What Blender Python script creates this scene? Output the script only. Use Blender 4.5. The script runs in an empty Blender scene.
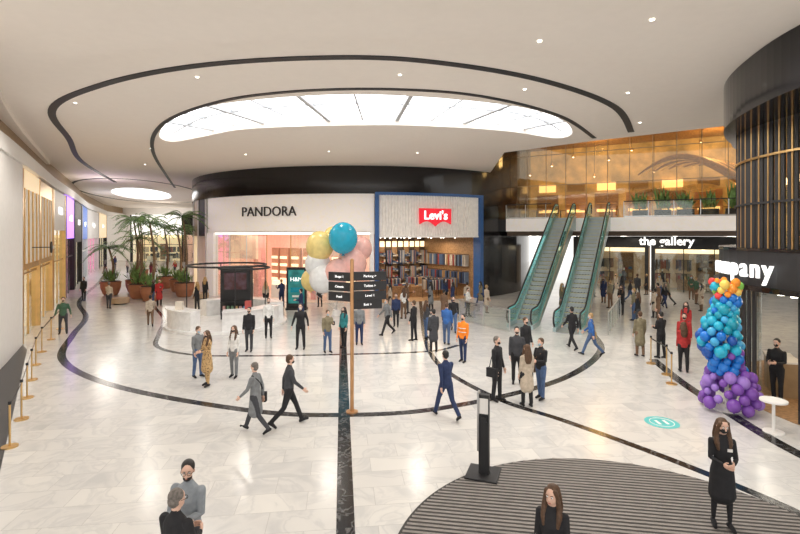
import bpy, math, random
import numpy as np
from mathutils import Vector, Matrix
from mathutils.geometry import tessellate_polygon
random.seed(7)
scene=bpy.context.scene
rad=math.radians
# ------------------------------------------------------------ materials
MATS={}
def mat(name,col,rough=.5,metal=0.,em=0.,emcol=None,var=.08,nscale=4.,spec=.5):
    if name in MATS: return MATS[name]
    m=bpy.data.materials.new(name); m.use_nodes=True
    nt=m.node_tree; b=nt.nodes['Principled BSDF']
    b.inputs['Roughness'].default_value=rough
    b.inputs['Metallic'].default_value=metal
    b.inputs['Specular IOR Level'].default_value=spec
    tc=nt.nodes.new('ShaderNodeTexCoord'); n=nt.nodes.new('ShaderNodeTexNoise')
    n.inputs['Scale'].default_value=nscale
    r=nt.nodes.new('ShaderNodeValToRGB')
    r.color_ramp.elements[0].position=.3; r.color_ramp.elements[1].position=.7
    c=col
    r.color_ramp.elements[0].color=(c[0]*(1-var),c[1]*(1-var),c[2]*(1-var),1)
    r.color_ramp.elements[1].color=(min(1,c[0]*(1+var)),min(1,c[1]*(1+var)),min(1,c[2]*(1+var)),1)
    nt.links.new(tc.outputs['Object'],n.inputs['Vector'])
    nt.links.new(n.outputs['Fac'],r.inputs['Fac'])
    nt.links.new(r.outputs['Color'],b.inputs['Base Color'])
    if em>0:
        e=emcol or col
        b.inputs['Emission Color'].default_value=(e[0],e[1],e[2],1)
        b.inputs['Emission Strength'].default_value=em
    MATS[name]=m; return m
def glass(name,col,op=.15,rough=.03):
    if name in MATS: return MATS[name]
    m=bpy.data.materials.new(name); m.use_nodes=True; nt=m.node_tree; nt.nodes.clear()
    o=nt.nodes.new('ShaderNodeOutputMaterial'); mx=nt.nodes.new('ShaderNodeMixShader')
    t=nt.nodes.new('ShaderNodeBsdfTransparent'); g=nt.nodes.new('ShaderNodeBsdfGlossy')
    t.inputs['Color'].default_value=(*col,1); g.inputs['Roughness'].default_value=rough
    g.inputs['Color'].default_value=(.9,.95,.95,1)
    lw=nt.nodes.new('ShaderNodeLayerWeight'); lw.inputs['Blend'].default_value=.25
    ma=nt.nodes.new('ShaderNodeMath'); ma.operation='MULTIPLY_ADD'; ma.inputs[1].default_value=.5; ma.inputs[2].default_value=op
    nt.links.new(lw.outputs['Facing'],ma.inputs[0]); nt.links.new(ma.outputs[0],mx.inputs[0])
    nt.links.new(t.outputs[0],mx.inputs[1]); nt.links.new(g.outputs[0],mx.inputs[2]); nt.links.new(mx.outputs[0],o.inputs[0])
    MATS[name]=m; return m
def marble(name,dark=False):
    m=bpy.data.materials.new(name); m.use_nodes=True; nt=m.node_tree; b=nt.nodes['Principled BSDF']
    L=nt.links.new; N=nt.nodes.new
    tc=N('ShaderNodeTexCoord'); mp=N('ShaderNodeMapping'); mp.inputs['Rotation'].default_value=(0,0,rad(-7)); L(tc.outputs['Object'],mp.inputs['Vector'])
    br=N('ShaderNodeTexBrick'); br.inputs['Scale'].default_value=1; br.inputs['Brick Width'].default_value=1.2; br.inputs['Row Height'].default_value=.6
    br.inputs['Mortar Size'].default_value=.004; br.inputs['Mortar Smooth'].default_value=.1; br.inputs['Bias'].default_value=0
    br.inputs['Color1'].default_value=(.0,.0,.0,1); br.inputs['Color2'].default_value=(1,1,1,1); br.inputs['Mortar'].default_value=(.5,.5,.5,1)
    L(mp.outputs[0],br.inputs['Vector'])
    add=N('ShaderNodeVectorMath'); add.operation='ADD'
    sc=N('ShaderNodeVectorMath'); sc.operation='SCALE'; sc.inputs['Scale'].default_value=3.7
    L(br.outputs['Color'],sc.inputs[0]); L(mp.outputs[0],add.inputs[0]); L(sc.outputs[0],add.inputs[1])
    n1=N('ShaderNodeTexNoise'); n1.inputs['Scale'].default_value=.9 if not dark else 3; n1.inputs['Detail'].default_value=6; n1.inputs['Distortion'].default_value=1.2; L(add.outputs[0],n1.inputs['Vector'])
    r1=N('ShaderNodeValToRGB'); L(n1.outputs['Fac'],r1.inputs['Fac'])
    e=r1.color_ramp.elements
    if dark:
        e[0].position=.50; e[0].color=(.012,.012,.014,1); e[1].position=.56; e[1].color=(.13,.13,.13,1)
        x=e.new(.60); x.color=(.015,.015,.017,1)
    else:
        e[0].position=.33; e[0].color=(.565,.56,.555,1); e[1].position=.64; e[1].color=(.69,.675,.65,1)
        x=e.new(.46); x.color=(.665,.652,.632,1); x=e.new(.50); x.color=(.59,.583,.575,1); x=e.new(.54); x.color=(.675,.662,.64,1)
    mx=N('ShaderNodeMix'); mx.data_type='RGBA'; mx.blend_type='MULTIPLY'; mx.inputs['Factor'].default_value=1
    tr=N('ShaderNodeValToRGB'); L(br.outputs['Color'],tr.inputs['Fac']); tr.color_ramp.elements[0].color=(.92,.922,.925,1); tr.color_ramp.elements[1].color=(1,1,.99,1)
    L(r1.outputs['Color'],mx.inputs['A']); L(tr.outputs['Color'],mx.inputs['B'])
    m2=N('ShaderNodeMix'); m2.data_type='RGBA'; L(br.outputs['Fac'],m2.inputs['Factor']); L(mx.outputs['Result'],m2.inputs['A'])
    m2.inputs['B'].default_value=(.43,.42,.41,1) if not dark else (.03,.03,.03,1)
    L(m2.outputs['Result'],b.inputs['Base Color'])
    b.inputs['Roughness'].default_value=.18
    MATS[name]=m; return m
M_floor=marble('marble_white'); M_band=marble('marble_black',True)
M_ceil=mat('ceiling_plaster',(.92,.85,.78),.8,var=.01)
M_white=mat('white_paint',(.85,.83,.80),.5,var=.02)
M_black=mat('black_gloss',(.008,.008,.010),.12)
M_blackm=mat('black_matte',(.018,.018,.02),.5)
M_chrome=mat('brushed_steel',(.6,.6,.6),.3,1.)
M_gold=mat('brass',(.75,.5,.22),.35,1.)
M_wood=mat('oak_wood',(.36,.21,.10),.5,var=.3,nscale=9)
M_peach=mat('peach_glow_wall',(.88,.56,.44),.6,em=.30,emcol=(1,.60,.46))  # wall colour glows to imitate a lit shop interior
M_glass=glass('clear_glass',(.95,.98,.97),.06)
M_teal=glass('teal_glass',(.50,.86,.86),.18)
M_goldglass=glass('gold_glass',(.92,.80,.58),.06)
M_sky=mat('skylight_diffuser',(.9,.95,1),.5,em=2.8,emcol=(.96,.98,1))
M_lamp=mat('lamp_lens',(1,.95,.85),.5,em=6,emcol=(1,.93,.8))
M_warm=mat('warm_lightbox',(1,.8,.5),.5,em=1.7,emcol=(1,.76,.46))
M_whitelit=mat('white_lightbox',(1,1,1),.5,em=1.5,emcol=(1,.96,.9))
M_beige=mat('beige_lit_panel',(.85,.68,.45),.5,em=.50,emcol=(1,.78,.48))
# ------------------------------------------------------------ mesh builder
def spline(pts,closed=False,n=10):
    P=[Vector((*p,0)) if len(p)==2 else Vector(p) for p in pts]; out=[]; N=len(P)
    rng=range(N) if closed else range(N-1)
    for i in rng:
        if closed: a,b,c,d=P[(i-1)%N],P[i],P[(i+1)%N],P[(i+2)%N]
        else: a,b,c,d=P[max(i-1,0)],P[i],P[i+1],P[min(i+2,N-1)]
        for k in range(n):
            t=k/n
            out.append(.5*((2*b)+(c-a)*t+(2*a-5*b+4*c-d)*t*t+(3*b-a-3*c+d)*t**3))
    if not closed: out.append(P[-1])
    return out
class MB:
    def __init__(s): s.v=[];s.f=[];s.m=[];s.mats=[];s.sm=[];s.T=None
    def mi(s,m):
        if m not in s.mats: s.mats.append(m)
        return s.mats.index(m)
    def add(s,vs,fs,m,smooth=False):
        o=len(s.v)
        if s.T is not None: vs=[s.T@Vector(v) for v in vs]
        s.v.extend([tuple(v) for v in vs]); k=s.mi(m)
        for f in fs: s.f.append([o+i for i in f]); s.m.append(k); s.sm.append(smooth)
    def box(s,c,d,m,rz=0,):
        R=Matrix.Rotation(rz,3,'Z'); c=Vector(c); vs=[]
        for z in (-1,1):
            for x,y in ((-1,-1),(1,-1),(1,1),(-1,1)): vs.append(c+R@Vector((x*d[0]/2,y*d[1]/2,z*d[2]/2)))
        s.add(vs,[(3,2,1,0),(4,5,6,7),(0,1,5,4),(1,2,6,5),(2,3,7,6),(3,0,4,7)],m)
    def bx(s,x0,x1,y0,y1,z0,z1,m): s.box(((x0+x1)/2,(y0+y1)/2,(z0+z1)/2),(x1-x0,y1-y0,z1-z0),m)
    def beam(s,p0,p1,w,h,m):
        p0=Vector(p0);p1=Vector(p1); t=(p1-p0).normalized(); up=Vector((0,0,1))
        if abs(t.z)>.95: up=Vector((0,1,0))
        l=t.cross(up).normalized()*w/2; u=l.cross(t).normalized()*h/2
        vs=[]
        for p in (p0,p1): vs+= [p-l-u,p+l-u,p+l+u,p-l+u]
        s.add(vs,[(0,1,2,3),(7,6,5,4),(0,4,5,1),(1,5,6,2),(2,6,7,3),(3,7,4,0)],m)
    def cyl(s,p0,p1,r0,m,r1=None,n=16,smooth=True):
        r1=r0 if r1 is None else r1
        p0=Vector(p0);p1=Vector(p1); t=(p1-p0).normalized(); a=t.orthogonal().normalized(); b=t.cross(a)
        vs=[]
        for p,r in ((p0,r0),(p1,r1)):
            for i in range(n):
                q=2*math.pi*i/n; vs.append(p+(a*math.cos(q)+b*math.sin(q))*r)
        s.add(vs,[(i,(i+1)%n,n+(i+1)%n,n+i) for i in range(n)],m,smooth)
        s.add(vs,[tuple(range(n-1,-1,-1)),tuple(range(n,2*n))],m)
    def tube(s,pts,r,m,n=8,closed=False):
        P=[Vector(p) for p in pts]; N=len(P); vs=[]; pa=None
        for i,p in enumerate(P):
            if closed: t=(P[(i+1)%N]-P[i-1])
            else: t=P[min(i+1,N-1)]-P[max(i-1,0)]
            t.normalize()
            if pa is None: a=t.orthogonal().normalized()
            else:
                a=pa-t*pa.dot(t); a.normalize()
            pa=a; b=t.cross(a); rr=r[i] if isinstance(r,(list,tuple)) else r
            for k in range(n):
                q=2*math.pi*k/n; vs.append(p+(a*math.cos(q)+b*math.sin(q))*rr)
        fs=[]
        for i in range(N if closed else N-1):
            j=(i+1)%N
            for k in range(n): fs.append((i*n+k,i*n+(k+1)%n,j*n+(k+1)%n,j*n+k))
        if not closed: fs+=[tuple(range(n-1,-1,-1)),tuple((N-1)*n+k for k in range(n))]
        s.add(vs,fs,m,True)
    def sph(s,c,r,m,nu=16,nv=10,M=None):
        c=Vector(c); r=(r,r,r) if not isinstance(r,(tuple,list)) else r
        vs=[];fs=[]
        for j in range(1,nv):
            a=math.pi*j/nv
            for i in range(nu):
                b=2*math.pi*i/nu; v=Vector((r[0]*math.sin(a)*math.cos(b),r[1]*math.sin(a)*math.sin(b),r[2]*math.cos(a)))
                if M is not None: v=M@v
                vs.append(c+v)
        t=Vector((0,0,r[2])); 
        if M is not None: t=M@t
        vs+=[c+t,c-t]; A=len(vs)-2
        for j in range(nv-2):
            for i in range(nu): fs.append((j*nu+i,(j+1)*nu+i,(j+1)*nu+(i+1)%nu,j*nu+(i+1)%nu))
        for i in range(nu): fs.append((A,i,(i+1)%nu)); fs.append((A+1,(nv-2)*nu+(i+1)%nu,(nv-2)*nu+i))
        s.add(vs,fs,m,True)
    def prism(s,poly,z0,z1,m,holes=[]):
        loops=[[Vector((p[0],p[1],0)) for p in L] for L in [poly]+list(holes)]
        tris=tessellate_polygon(loops); flat=[p for L in loops for p in L]; n=len(flat)
        vs=[(p.x,p.y,z0) for p in flat]+[(p.x,p.y,z1) for p in flat]; fs=[]
        for t in tris:
            a,b,c=[flat[i] for i in t]
            if (b-a).cross(c-a).z<0: t=(t[0],t[2],t[1])
            fs.append((t[2],t[1],t[0])); fs.append((t[0]+n,t[1]+n,t[2]+n))
        o=0
        for L in loops:
            k=len(L)
            for i in range(k): fs.append((o+i,o+(i+1)%k,n+o+(i+1)%k,n+o+i))
            o+=k
        s.add(vs,fs,m)
    def ribbon(s,pts,w,z0,z1,m,closed=False):
        P=[Vector((p[0],p[1],0)) for p in pts]; N=len(P); vs=[]
        for i,p in enumerate(P):
            t=(P[(i+1)%N]-P[i-1]) if closed else (P[min(i+1,N-1)]-P[max(i-1,0)])
            t.normalize(); l=Vector((-t.y,t.x,0))*w/2
            for q,z in ((p+l,z0),(p-l,z0),(p-l,z1),(p+l,z1)): vs.append((q.x,q.y,z))
        fs=[]
        for i in range(N if closed else N-1):
            j=(i+1)%N
            for k in range(4): fs.append((i*4+k,i*4+(k+1)%4,j*4+(k+1)%4,j*4+k))
        if not closed: fs+=[(3,2,1,0),tuple((N-1)*4+k for k in range(4))]
        s.add(vs,fs,m)
    def arc(s,C,R0,R1,a0,a1,z0,z1,m,n=None):
        a0=rad(a0);a1=rad(a1); n=n or max(2,int(abs(a1-a0)*max(R0,R1)/.5)); vs=[]
        for i in range(n+1):
            a=a0+(a1-a0)*i/n
            for R,z in ((R0,z0),(R1,z0),(R1,z1),(R0,z1)): vs.append((C[0]+R*math.sin(a),C[1]-R*math.cos(a),z))
        fs=[]
        for i in range(n):
            for k in range(4): fs.append((i*4+k,i*4+(k+1)%4,(i+1)*4+(k+1)%4,(i+1)*4+k))
        fs+=[(3,2,1,0),tuple(n*4+k for k in range(4))]
        s.add(vs,fs,m)
    def build(s,name):
        me=bpy.data.meshes.new(name); me.from_pydata(s.v,[],s.f)
        for m in s.mats: me.materials.append(m)
        me.polygons.foreach_set('material_index',s.m); me.polygons.foreach_set('use_smooth',s.sm)
        me.update(); o=bpy.data.objects.new(name,me); scene.collection.objects.link(o); return o
def frameT(p0,p1,z=0):
    "local x along p0->p1, local y to the left of travel, z up"
    a=Vector((p1[0]-p0[0],p1[1]-p0[1],0)); L=a.length; a.normalize(); b=Vector((-a.y,a.x,0))
    T=Matrix(((a.x,b.x,0,p0[0]),(a.y,b.y,0,p0[1]),(0,0,1,z),(0,0,0,1))); return T,L
def text_into(mb,txt,size,m,T,ext=.03,align='CENTER',bold=0.0):
    cu=bpy.data.curves.new('t','FONT'); cu.body=txt; cu.size=size; cu.extrude=ext; cu.align_x=align; cu.align_y='CENTER'; cu.offset=bold; cu.resolution_u=3
    ob=bpy.data.objects.new('t',cu); scene.collection.objects.link(ob)
    dg=bpy.context.evaluated_depsgraph_get(); me=ob.evaluated_get(dg).to_mesh()
    vs=[T@v.co for v in me.vertices]; fs=[tuple(p.vertices) for p in me.polygons]
    old=mb.T; mb.T=None; mb.add(vs,fs,m); mb.T=old
    ob.evaluated_get(dg).to_mesh_clear(); bpy.data.objects.remove(ob)
def signT(p,theta): return Matrix.Translation(p)@Matrix.Rotation(rad(theta),4,'Z')@Matrix.Rotation(rad(90),4,'X')
# ------------------------------------------------------------ camera / world
cam=bpy.data.cameras.new('camera'); co=bpy.data.objects.new('camera',cam); scene.collection.objects.link(co)
co.location=(0,0,4.75); co.rotation_euler=(rad(90),0,0); cam.sensor_width=36; cam.lens=21.6; cam.shift_y=-33/800; cam.clip_end=300
scene.camera=co
w=bpy.data.worlds.new('ambient_fill'); scene.world=w; w.use_nodes=True
bg=w.node_tree.nodes['Background']; bg.inputs[0].default_value=(1,.965,.92,1); bg.inputs[1].default_value=1.5  # even warm fill added through the open back of the hall
scene.view_settings.view_transform='Standard'
# ------------------------------------------------------------ floor
ZC=9.4
b=MB(); b.prism([(-62,-4),(40,-4),(40,62),(20,95),(-62,95)],-.3,0,M_floor); b.build('floor')
b=MB()
ring=[(-38,62),(-30,48),(-23,34.5),(-18,27.5),(-15.4,22.6),(-12.8,18.2),(-9.06,15.1),(-4.3,13.0),(-1.46,12.6),(1.38,13.2),(5.28,15.7),(8.2,19.6),(9.3,23.5)]
b.ribbon(spline(ring),.28,0,.004,M_band)
inner=[(-30,62),(-22,45),(-17.5,34),(-13.3,27),(-11.5,22.9),(-10.2,20.2),(-8.2,18.9),(-6,18.7),(-2.6,18.9),(1.1,19.4),(2.5,20.5)]
b.ribbon(spline(inner),.2,0,.0045,M_band)
b.ribbon(spline([(1.6,40),(1.3,28.5),(1.15,22.6),(1.25,18.8),(1.75,16.2),(2.9,13.7),(4.1,12.3),(5.3,10.7),(6.2,9.3),(6.8,8.1),(7.2,6.5)]),.22,0,.005,M_band)
b.ribbon([(-.3,3),(-.86,7.6),(-2.33,19.66),(-3.4,28.5)],.30,0,.006,M_band)
b.ribbon(spline([(9.6,18.2),(9.05,15.5),(8.75,13),(8.6,10.6),(8.9,8)]),.32,0,.0055,M_band)
b.build('floor_inlay_bands')
b=MB(); b.prism([(-6.4,6.5),(-7.9,9.46),(-15.3,19.7),(-16.2,20.6),(-14.5,17.4),(-11.5,12),(-9,7)],0,.008,mat('dark_stone',(.03,.03,.033),.35)); b.build('floor_dark_strip')
# entrance mat
b=MB(); cx,cy,R=3.45,6.5,3.65
M_matd=mat('mat_dark',(.045,.042,.04),.8); M_slat=mat('mat_slat',(.22,.20,.185),.6)
b.cyl((cx,cy,0),(cx,cy,.008),R,M_matd,n=96,smooth=False)
y=-R+.06
while y<R-.05:
    h=math.sqrt(R*R-y*y)-.05; A=rad(-9)
    c=Vector((cx,cy,.012))+Matrix.Rotation(A,3,'Z')@Vector((0,y,0))
    b.box(c,(2*h,.055,.012),M_slat,A); y+=.105
b.build('entrance_mat')
b=MB(); M_st=mat('teal_vinyl',(.10,.52,.52),.4)
b.cyl((6.6,12.1,0),(6.6,12.1,.004),.40,M_st,n=32); 
b.tube([(6.6+.28*math.cos(a),12.1+.28*math.sin(a),.004) for a in [2*math.pi*i/24 for i in range(24)]],.012,M_white,n=4,closed=True)
for k in (-.1,.1): b.box((6.6+k,12.1,.006),(.07,.26,.004),M_white)
b.build('floor_sticker')
# ------------------------------------------------------------ ceiling
sky1=[(-11.3,22.5),(-8.5,18.6),(-5.2,16.7),(-1,16.0),(3.6,17.2),(6.3,19.2),(7.9,22),(7.6,23.3),(5,21.8),(2.2,20.9),(-1.3,20.5),(-6.6,21.2),(-9.5,23),(-11.5,24.2)]
sp1=[(p.x,p.y) for p in spline(sky1,True,6)]
sp2=[(-30.5+3.2*math.cos(a)-6*math.sin(a)*.5,57+8.5*math.sin(a)) for a in [2*math.pi*i/40 for i in range(40)]]
b=MB(); b.prism([(-62,-4),(40,-4),(40,10),(22,17),(14.5,20.3),(9.6,24.0),(5.95,27.4),(7,38),(2,95),(-62,95)],ZC,ZC+.35,M_ceil,[sp1,sp2])
near=[(-25,-4),(40,-4),(40,12),(14.6,19.8)]+[(p.x,p.y) for p in spline([(14,19),(10.9,16.2),(6.3,12.7),(2.8,11.2),(0,10.9),(-4.65,11.2),(-8.7,12.3),(-11.8,14.2),(-15.5,19.4),(-22.3,30.6)],n=6)]+[(-30,30)]
b.prism(near,ZC-.22,ZC-.002,M_ceil)
b.build('ceiling')
b=MB(); M_rib2=mat('skylight_rib',(.55,.56,.58),.5)
for sp in (sp1,sp2): b.prism(sp,ZC+.34,ZC+.40,M_sky)
O=Vector((-1.6,31,0))
for i in range(11):      # radial mullions
    a=rad(-40+i*8.0); d=Vector((math.sin(a),-math.cos(a),0)); p=O+d*7.2; q=O+d*16.2
    k=i%2==0; b.beam((p.x,p.y,ZC+.26),(q.x,q.y,ZC+.26),.16 if k else .06,.16 if k else .08,M_rib2)
b.ribbon(spline([(-11.2,23.6),(-8.2,20.2),(-5.2,18.7),(-1,18.1),(3.6,19.0),(6.0,20.6),(7.7,22.9)],n=6),.07,ZC+.24,ZC+.32,M_rib2)
b.build('window_1')
b=MB()
c1=[(-25.5,43),(-20.5,31),(-16.2,23.5),(-13.05,18),(-9.4,15),(-5.5,13.2),(-1.45,12.6),(1.38,13.1),(4.6,14.7),(7.9,17.6),(10.5,21.8)]
b.ribbon(spline(c1),.26,ZC-.03,ZC+.01,M_blackm)
c2=[(-22.5,48),(-18.5,38),(-13.8,26.8),(-10.2,20.5),(-6.6,17.0),(-3.4,15.6),(0,15.4),(3.0,16.3),(6.4,19),(9.4,23.2)]
b.ribbon(spline(c2),.18,ZC-.03,ZC+.01,M_blackm)
b.ribbon([(-29.5+6.5*math.cos(a)-5*math.sin(a),56+16*math.sin(a)) for a in [2*math.pi*i/48 for i in range(48)]],.22,ZC-.03,ZC+.01,M_blackm,closed=True)
b.build('trim_1')
lamps=[(-9,9),(-4.5,8),(4.5,8.6),(3.2,11),(6.6,13.2),(5.2,9.9),(9.2,15),(8.5,10.5),(-11.5,17),(-13.5,26),(-6,14.2),(0,14),(4,15.4),(-17,32),(-4,27),(1,27.5),(-9,28),(10,20),(-22,42),(-28,40),(7.5,15.8)]
b=MB()
for x,y in lamps:
    if (x,y)==(8.5,10.5): continue
    z=ZC-(0 if y>12.5 else .22)
    b.cyl((x,y,z-.02),(x,y,z+.01),.045,M_lamp,n=12)
b.build('ceiling_downlights')
def light(name,kind,loc,power,col=(1,.935,.85),size=.3,rot=(0,0,0),ang=150,sy=None):
    l=bpy.data.lights.new(name,kind); l.energy=power; l.color=col
    o=bpy.data.objects.new(name,l); o.location=loc; o.rotation_euler=rot; scene.collection.objects.link(o)
    if kind=='SPOT': l.spot_size=rad(ang); l.spot_blend=.6; l.shadow_soft_size=size
    elif kind=='POINT': l.shadow_soft_size=size
    elif kind=='AREA':
        l.shape='RECTANGLE'; l.size=size; l.size_y=sy or size
    return o
for x,y in lamps:
    if (x,y)!=(8.5,10.5): light('downlight_lamp','SPOT',(x,y,ZC-.3),385,size=.25)
light('downlight_lamp','SPOT',(7.3,10.0,ZC-.3),300,size=.25)
# ------------------------------------------------------------ central drum building
C=(-3.5,48.7)
def fp(th,R,z): a=rad(th); return Vector((C[0]+R*math.sin(a),C[1]-R*math.cos(a),z))
b=MB()
b.arc(C,15.6,16.15,-175,24,7.5,ZC,M_black); b.arc(C,15.6,16.15,24,120,7.5,12.6,M_black)
b.arc(C,15.6,16.05,36.4,120,0,7.5,M_black)
b.build('wall_drum')
b=MB()
M_pw=mat('glowing_white',(.9,.86,.82),.4,em=.18,emcol=(1,.93,.88))
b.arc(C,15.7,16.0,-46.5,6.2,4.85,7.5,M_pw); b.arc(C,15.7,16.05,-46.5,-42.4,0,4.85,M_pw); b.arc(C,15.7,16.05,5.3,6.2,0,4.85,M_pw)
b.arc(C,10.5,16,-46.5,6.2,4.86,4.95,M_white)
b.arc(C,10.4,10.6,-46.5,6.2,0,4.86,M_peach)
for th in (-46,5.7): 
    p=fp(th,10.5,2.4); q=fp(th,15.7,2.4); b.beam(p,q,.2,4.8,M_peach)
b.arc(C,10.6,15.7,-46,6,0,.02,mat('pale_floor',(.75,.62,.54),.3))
M_pink=mat('pink_lacquer',(.78,.34,.32),.4,em=.12)
M_gl=mat('shelf_glow',(1,.82,.62),.4,em=1.0,emcol=(1,.74,.50))
M_tan=mat('tan_niche',(.52,.30,.20),.5,em=.06)
for k,th in enumerate((-40,-34,-27.5,-21,-14.5,-8,-2)):
    b.arc(C,10.6,10.9,th-2.4,th+2.4,.4,3.6,M_tan)
    for z in (.9,1.5,2.1,2.7): b.arc(C,10.85,11.0,th-1.9,th+1.9,z,z+.22,M_gl)
    b.arc(C,12.6,13.2,th-2.4,th+2.4,4.80,4.85,M_whitelit)
    b.arc(C,14.4,14.8,th-2.4,th+2.4,4.80,4.85,M_whitelit)
for th,w_ in ((-31,1.0),(-11,.8)):
    b.arc(C,13.6,14.4,th-w_,th+w_,0,4.85,M_pink)
for th in (-36,-24,-17,-5,1):
    b.arc(C,13.2,14.0,th-2.3,th+2.3,0,.95,M_white); b.arc(C,13.25,13.95,th-2.2,th+2.2,.95,1.25,M_gl); b.arc(C,13.2,14.0,th-2.3,th+2.3,1.25,1.28,M_glass)
b.arc(C,14.9,15.1,-42,-28,2.9,4.85,M_peach); b.arc(C,14.9,15.1,-9,5,3.2,4.85,M_peach)
b.arc(C,15.82,15.86,-42.3,-22,0,4.84,M_glass); b.arc(C,15.82,15.86,-15,5.2,0,4.84,M_glass)
for th in (-42.2,-35.5,-28.8,-22,-15,-8.2,-1.5,5.2):
    b.cyl(fp(th,15.84,0),fp(th,15.84,4.85),.035,M_gold if th in(-22,-15) else M_white,n=6)
b.arc(C,15.8,15.9,-42.3,5.2,4.72,4.85,M_whitelit)
b.build('jewelry_store')
b=MB(); text_into(b,'PANDORA',.96,mat('sign_dark',(.03,.03,.03),.4),signT(fp(-21.0,16.06,6.3),-21.0),.04); b.build('storefront_sign')
# denim store
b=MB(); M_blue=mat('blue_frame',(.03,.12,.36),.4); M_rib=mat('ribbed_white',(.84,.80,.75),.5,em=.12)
b.arc(C,15.6,16.35,6.4,7.3,0,7.6,M_blue); b.arc(C,15.6,16.35,35.2,36.3,0,7.6,M_blue); b.arc(C,15.6,16.35,7.3,35.2,7.42,7.6,M_blue)
b.arc(C,15.6,15.95,7.3,35.2,4.6,7.42,M_rib)
t=7.6
while t<35: b.arc(C,15.95,16.12,t,t+.34,4.6,7.42,M_rib,n=2); t+=.72
b.arc(C,15.6,16.15,7.3,35.2,4.5,4.62,M_rib)
M_dw=mat('dark_store_wall',(.10,.07,.05),.7)
b.arc(C,9.5,15.7,6.6,36,4.63,4.72,M_dw); b.arc(C,9.4,9.6,6.6,36,0,4.63,M_wood)
for th in (6.9,35.7): b.beam(fp(th,9.5,2.3),fp(th,15.6,2.3),.2,4.6,M_wood)
for z in (1.3,2.6):     # hanging garments on the right side wall
    p=fp(34.9,10.2,z+.6); q=fp(34.9,15.2,z+.6); b.beam(p,q,.03,.03,M_blackm)
b.arc(C,9.6,15.7,6.9,36,0,.02,M_wood)
denim=[mat('denim_%d'%i,c,.8) for i,c in enumerate([(.05,.08,.17),(.08,.13,.25),(.16,.22,.33),(.03,.035,.06),(.45,.42,.38),(.32,.06,.05),(.40,.25,.12),(.55,.50,.44)])]
for z in (1.3,2.6):
    for j in range(26):
        p=fp(34.6,10.4+j*.185,z+.12); b.box(p,(.42,.08,.85),random.choice(denim),rad(34.6))
for k in range(9):
    th=9+k*3.05
    b.arc(C,9.6,9.75,th-1.4,th+1.4,.2,4.4,M_wood if k%2 else M_dw,n=2)
    if k%2==0:
        for z in (1.2,2.5):
            b.arc(C,10.0,10.03,th-1.35,th+1.35,z+.95,z+.98,M_blackm,n=2)
            for j in range(14): b.arc(C,9.8,10.2,th-1.25+j*.18,th-1.12+j*.18,z-random.uniform(.0,.25),z+.92,random.choice(denim),n=1)
    else:
        for z in (.5,1.1,1.7,2.3,2.9):
            b.arc(C,9.7,10.15,th-1.35,th+1.35,z,z+.04,M_dw,n=2)
            for j in range(3): 
                for q in range(random.randint(2,5)): b.arc(C,9.75,10.1,th-1.2+j*.85,th-.5+j*.85,z+.04+q*.07,z+.10+q*.07,random.choice(denim),n=1)
    b.arc(C,9.76,9.80,th-1.1,th+1.1,3.7,4.15,M_warm,n=2)
for k in range(18):
    th=random.uniform(9,33); R=random.uniform(11.2,14.8); p=fp(th,R,0)
    if k%3==0:
        b.box(p+Vector((0,0,.42)),(1.3,.8,.84),M_wood,rad(th))
        for j in range(6): b.box(p+Vector((random.uniform(-.5,.5),random.uniform(-.2,.2),.84+.06)),(.3,.25,.12),random.choice(denim),rad(th))
    else:
        b.beam(p+Vector((-.6,0,1.4)),p+Vector((.6,0,1.4)),.03,.03,M_blackm)
        for sx in (-.6,.6): b.beam(p+Vector((sx,0,0)),p+Vector((sx,0,1.4)),.03,.03,M_blackm)
        for j in range(12): b.box(p+Vector((-.52+j*.095,0,1.02)),(.07,.45,.7),random.choice(denim),rad(th))
for R in (11,12.6,14.2):
    b.arc(C,R,R+.06,8,34,4.56,4.62,M_blackm)
    for k in range(6): b.cyl(fp(10+k*4.3+R*.3-3,R+.03,4.42),fp(10+k*4.3+R*.3-3,R+.03,4.58),.04,M_lamp,n=8)
b.build('clothing_store')
b=MB(); pts=[(-1.22,.58),(1.22,.58),(1.2,-.52)]
for i in range(1,9):
    q=i/9; pts.append((1.2*(1-q),-.52+.26*math.sin(math.pi*q)-.12*q))
pts.append((0,-.66))
for i in range(1,9):
    q=1-i/9; pts.append((-1.2*(1-q),-.52+.26*math.sin(math.pi*q)-.12*q))
pts.append((-1.2,-.52)); b.T=signT(fp(21.5,16.2,5.95),21.5); b.prism(pts[::-1],0,.16,mat('sign_red',(.75,.012,.03),.35,em=.6,emcol=(.8,.01,.03)))
b.T=None; text_into(b,"Levi's",.84,mat('sign_white',(1,1,1),.4,em=1.0),signT(fp(21.5,16.37,6.03),21.5),.03,bold=.02); b.build('storefront_sign')
# left part of the drum
b=MB(); M_panelgold=mat('bronze_panel',(.35,.24,.13),.4,.3)
for k in range(10):
    t0=-46.7-k*7
    b.arc(C,15.6,16.05,t0-7,t0,4.6,7.5,M_panelgold if k%2 else M_blackm); b.arc(C,15.4,15.5,t0-7,t0,0,4.6,M_warm if k%2 else M_peach); b.arc(C,15.5,16.1,t0-.9,t0,0,7.5,M_white)
b.build('shopfront')
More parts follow.
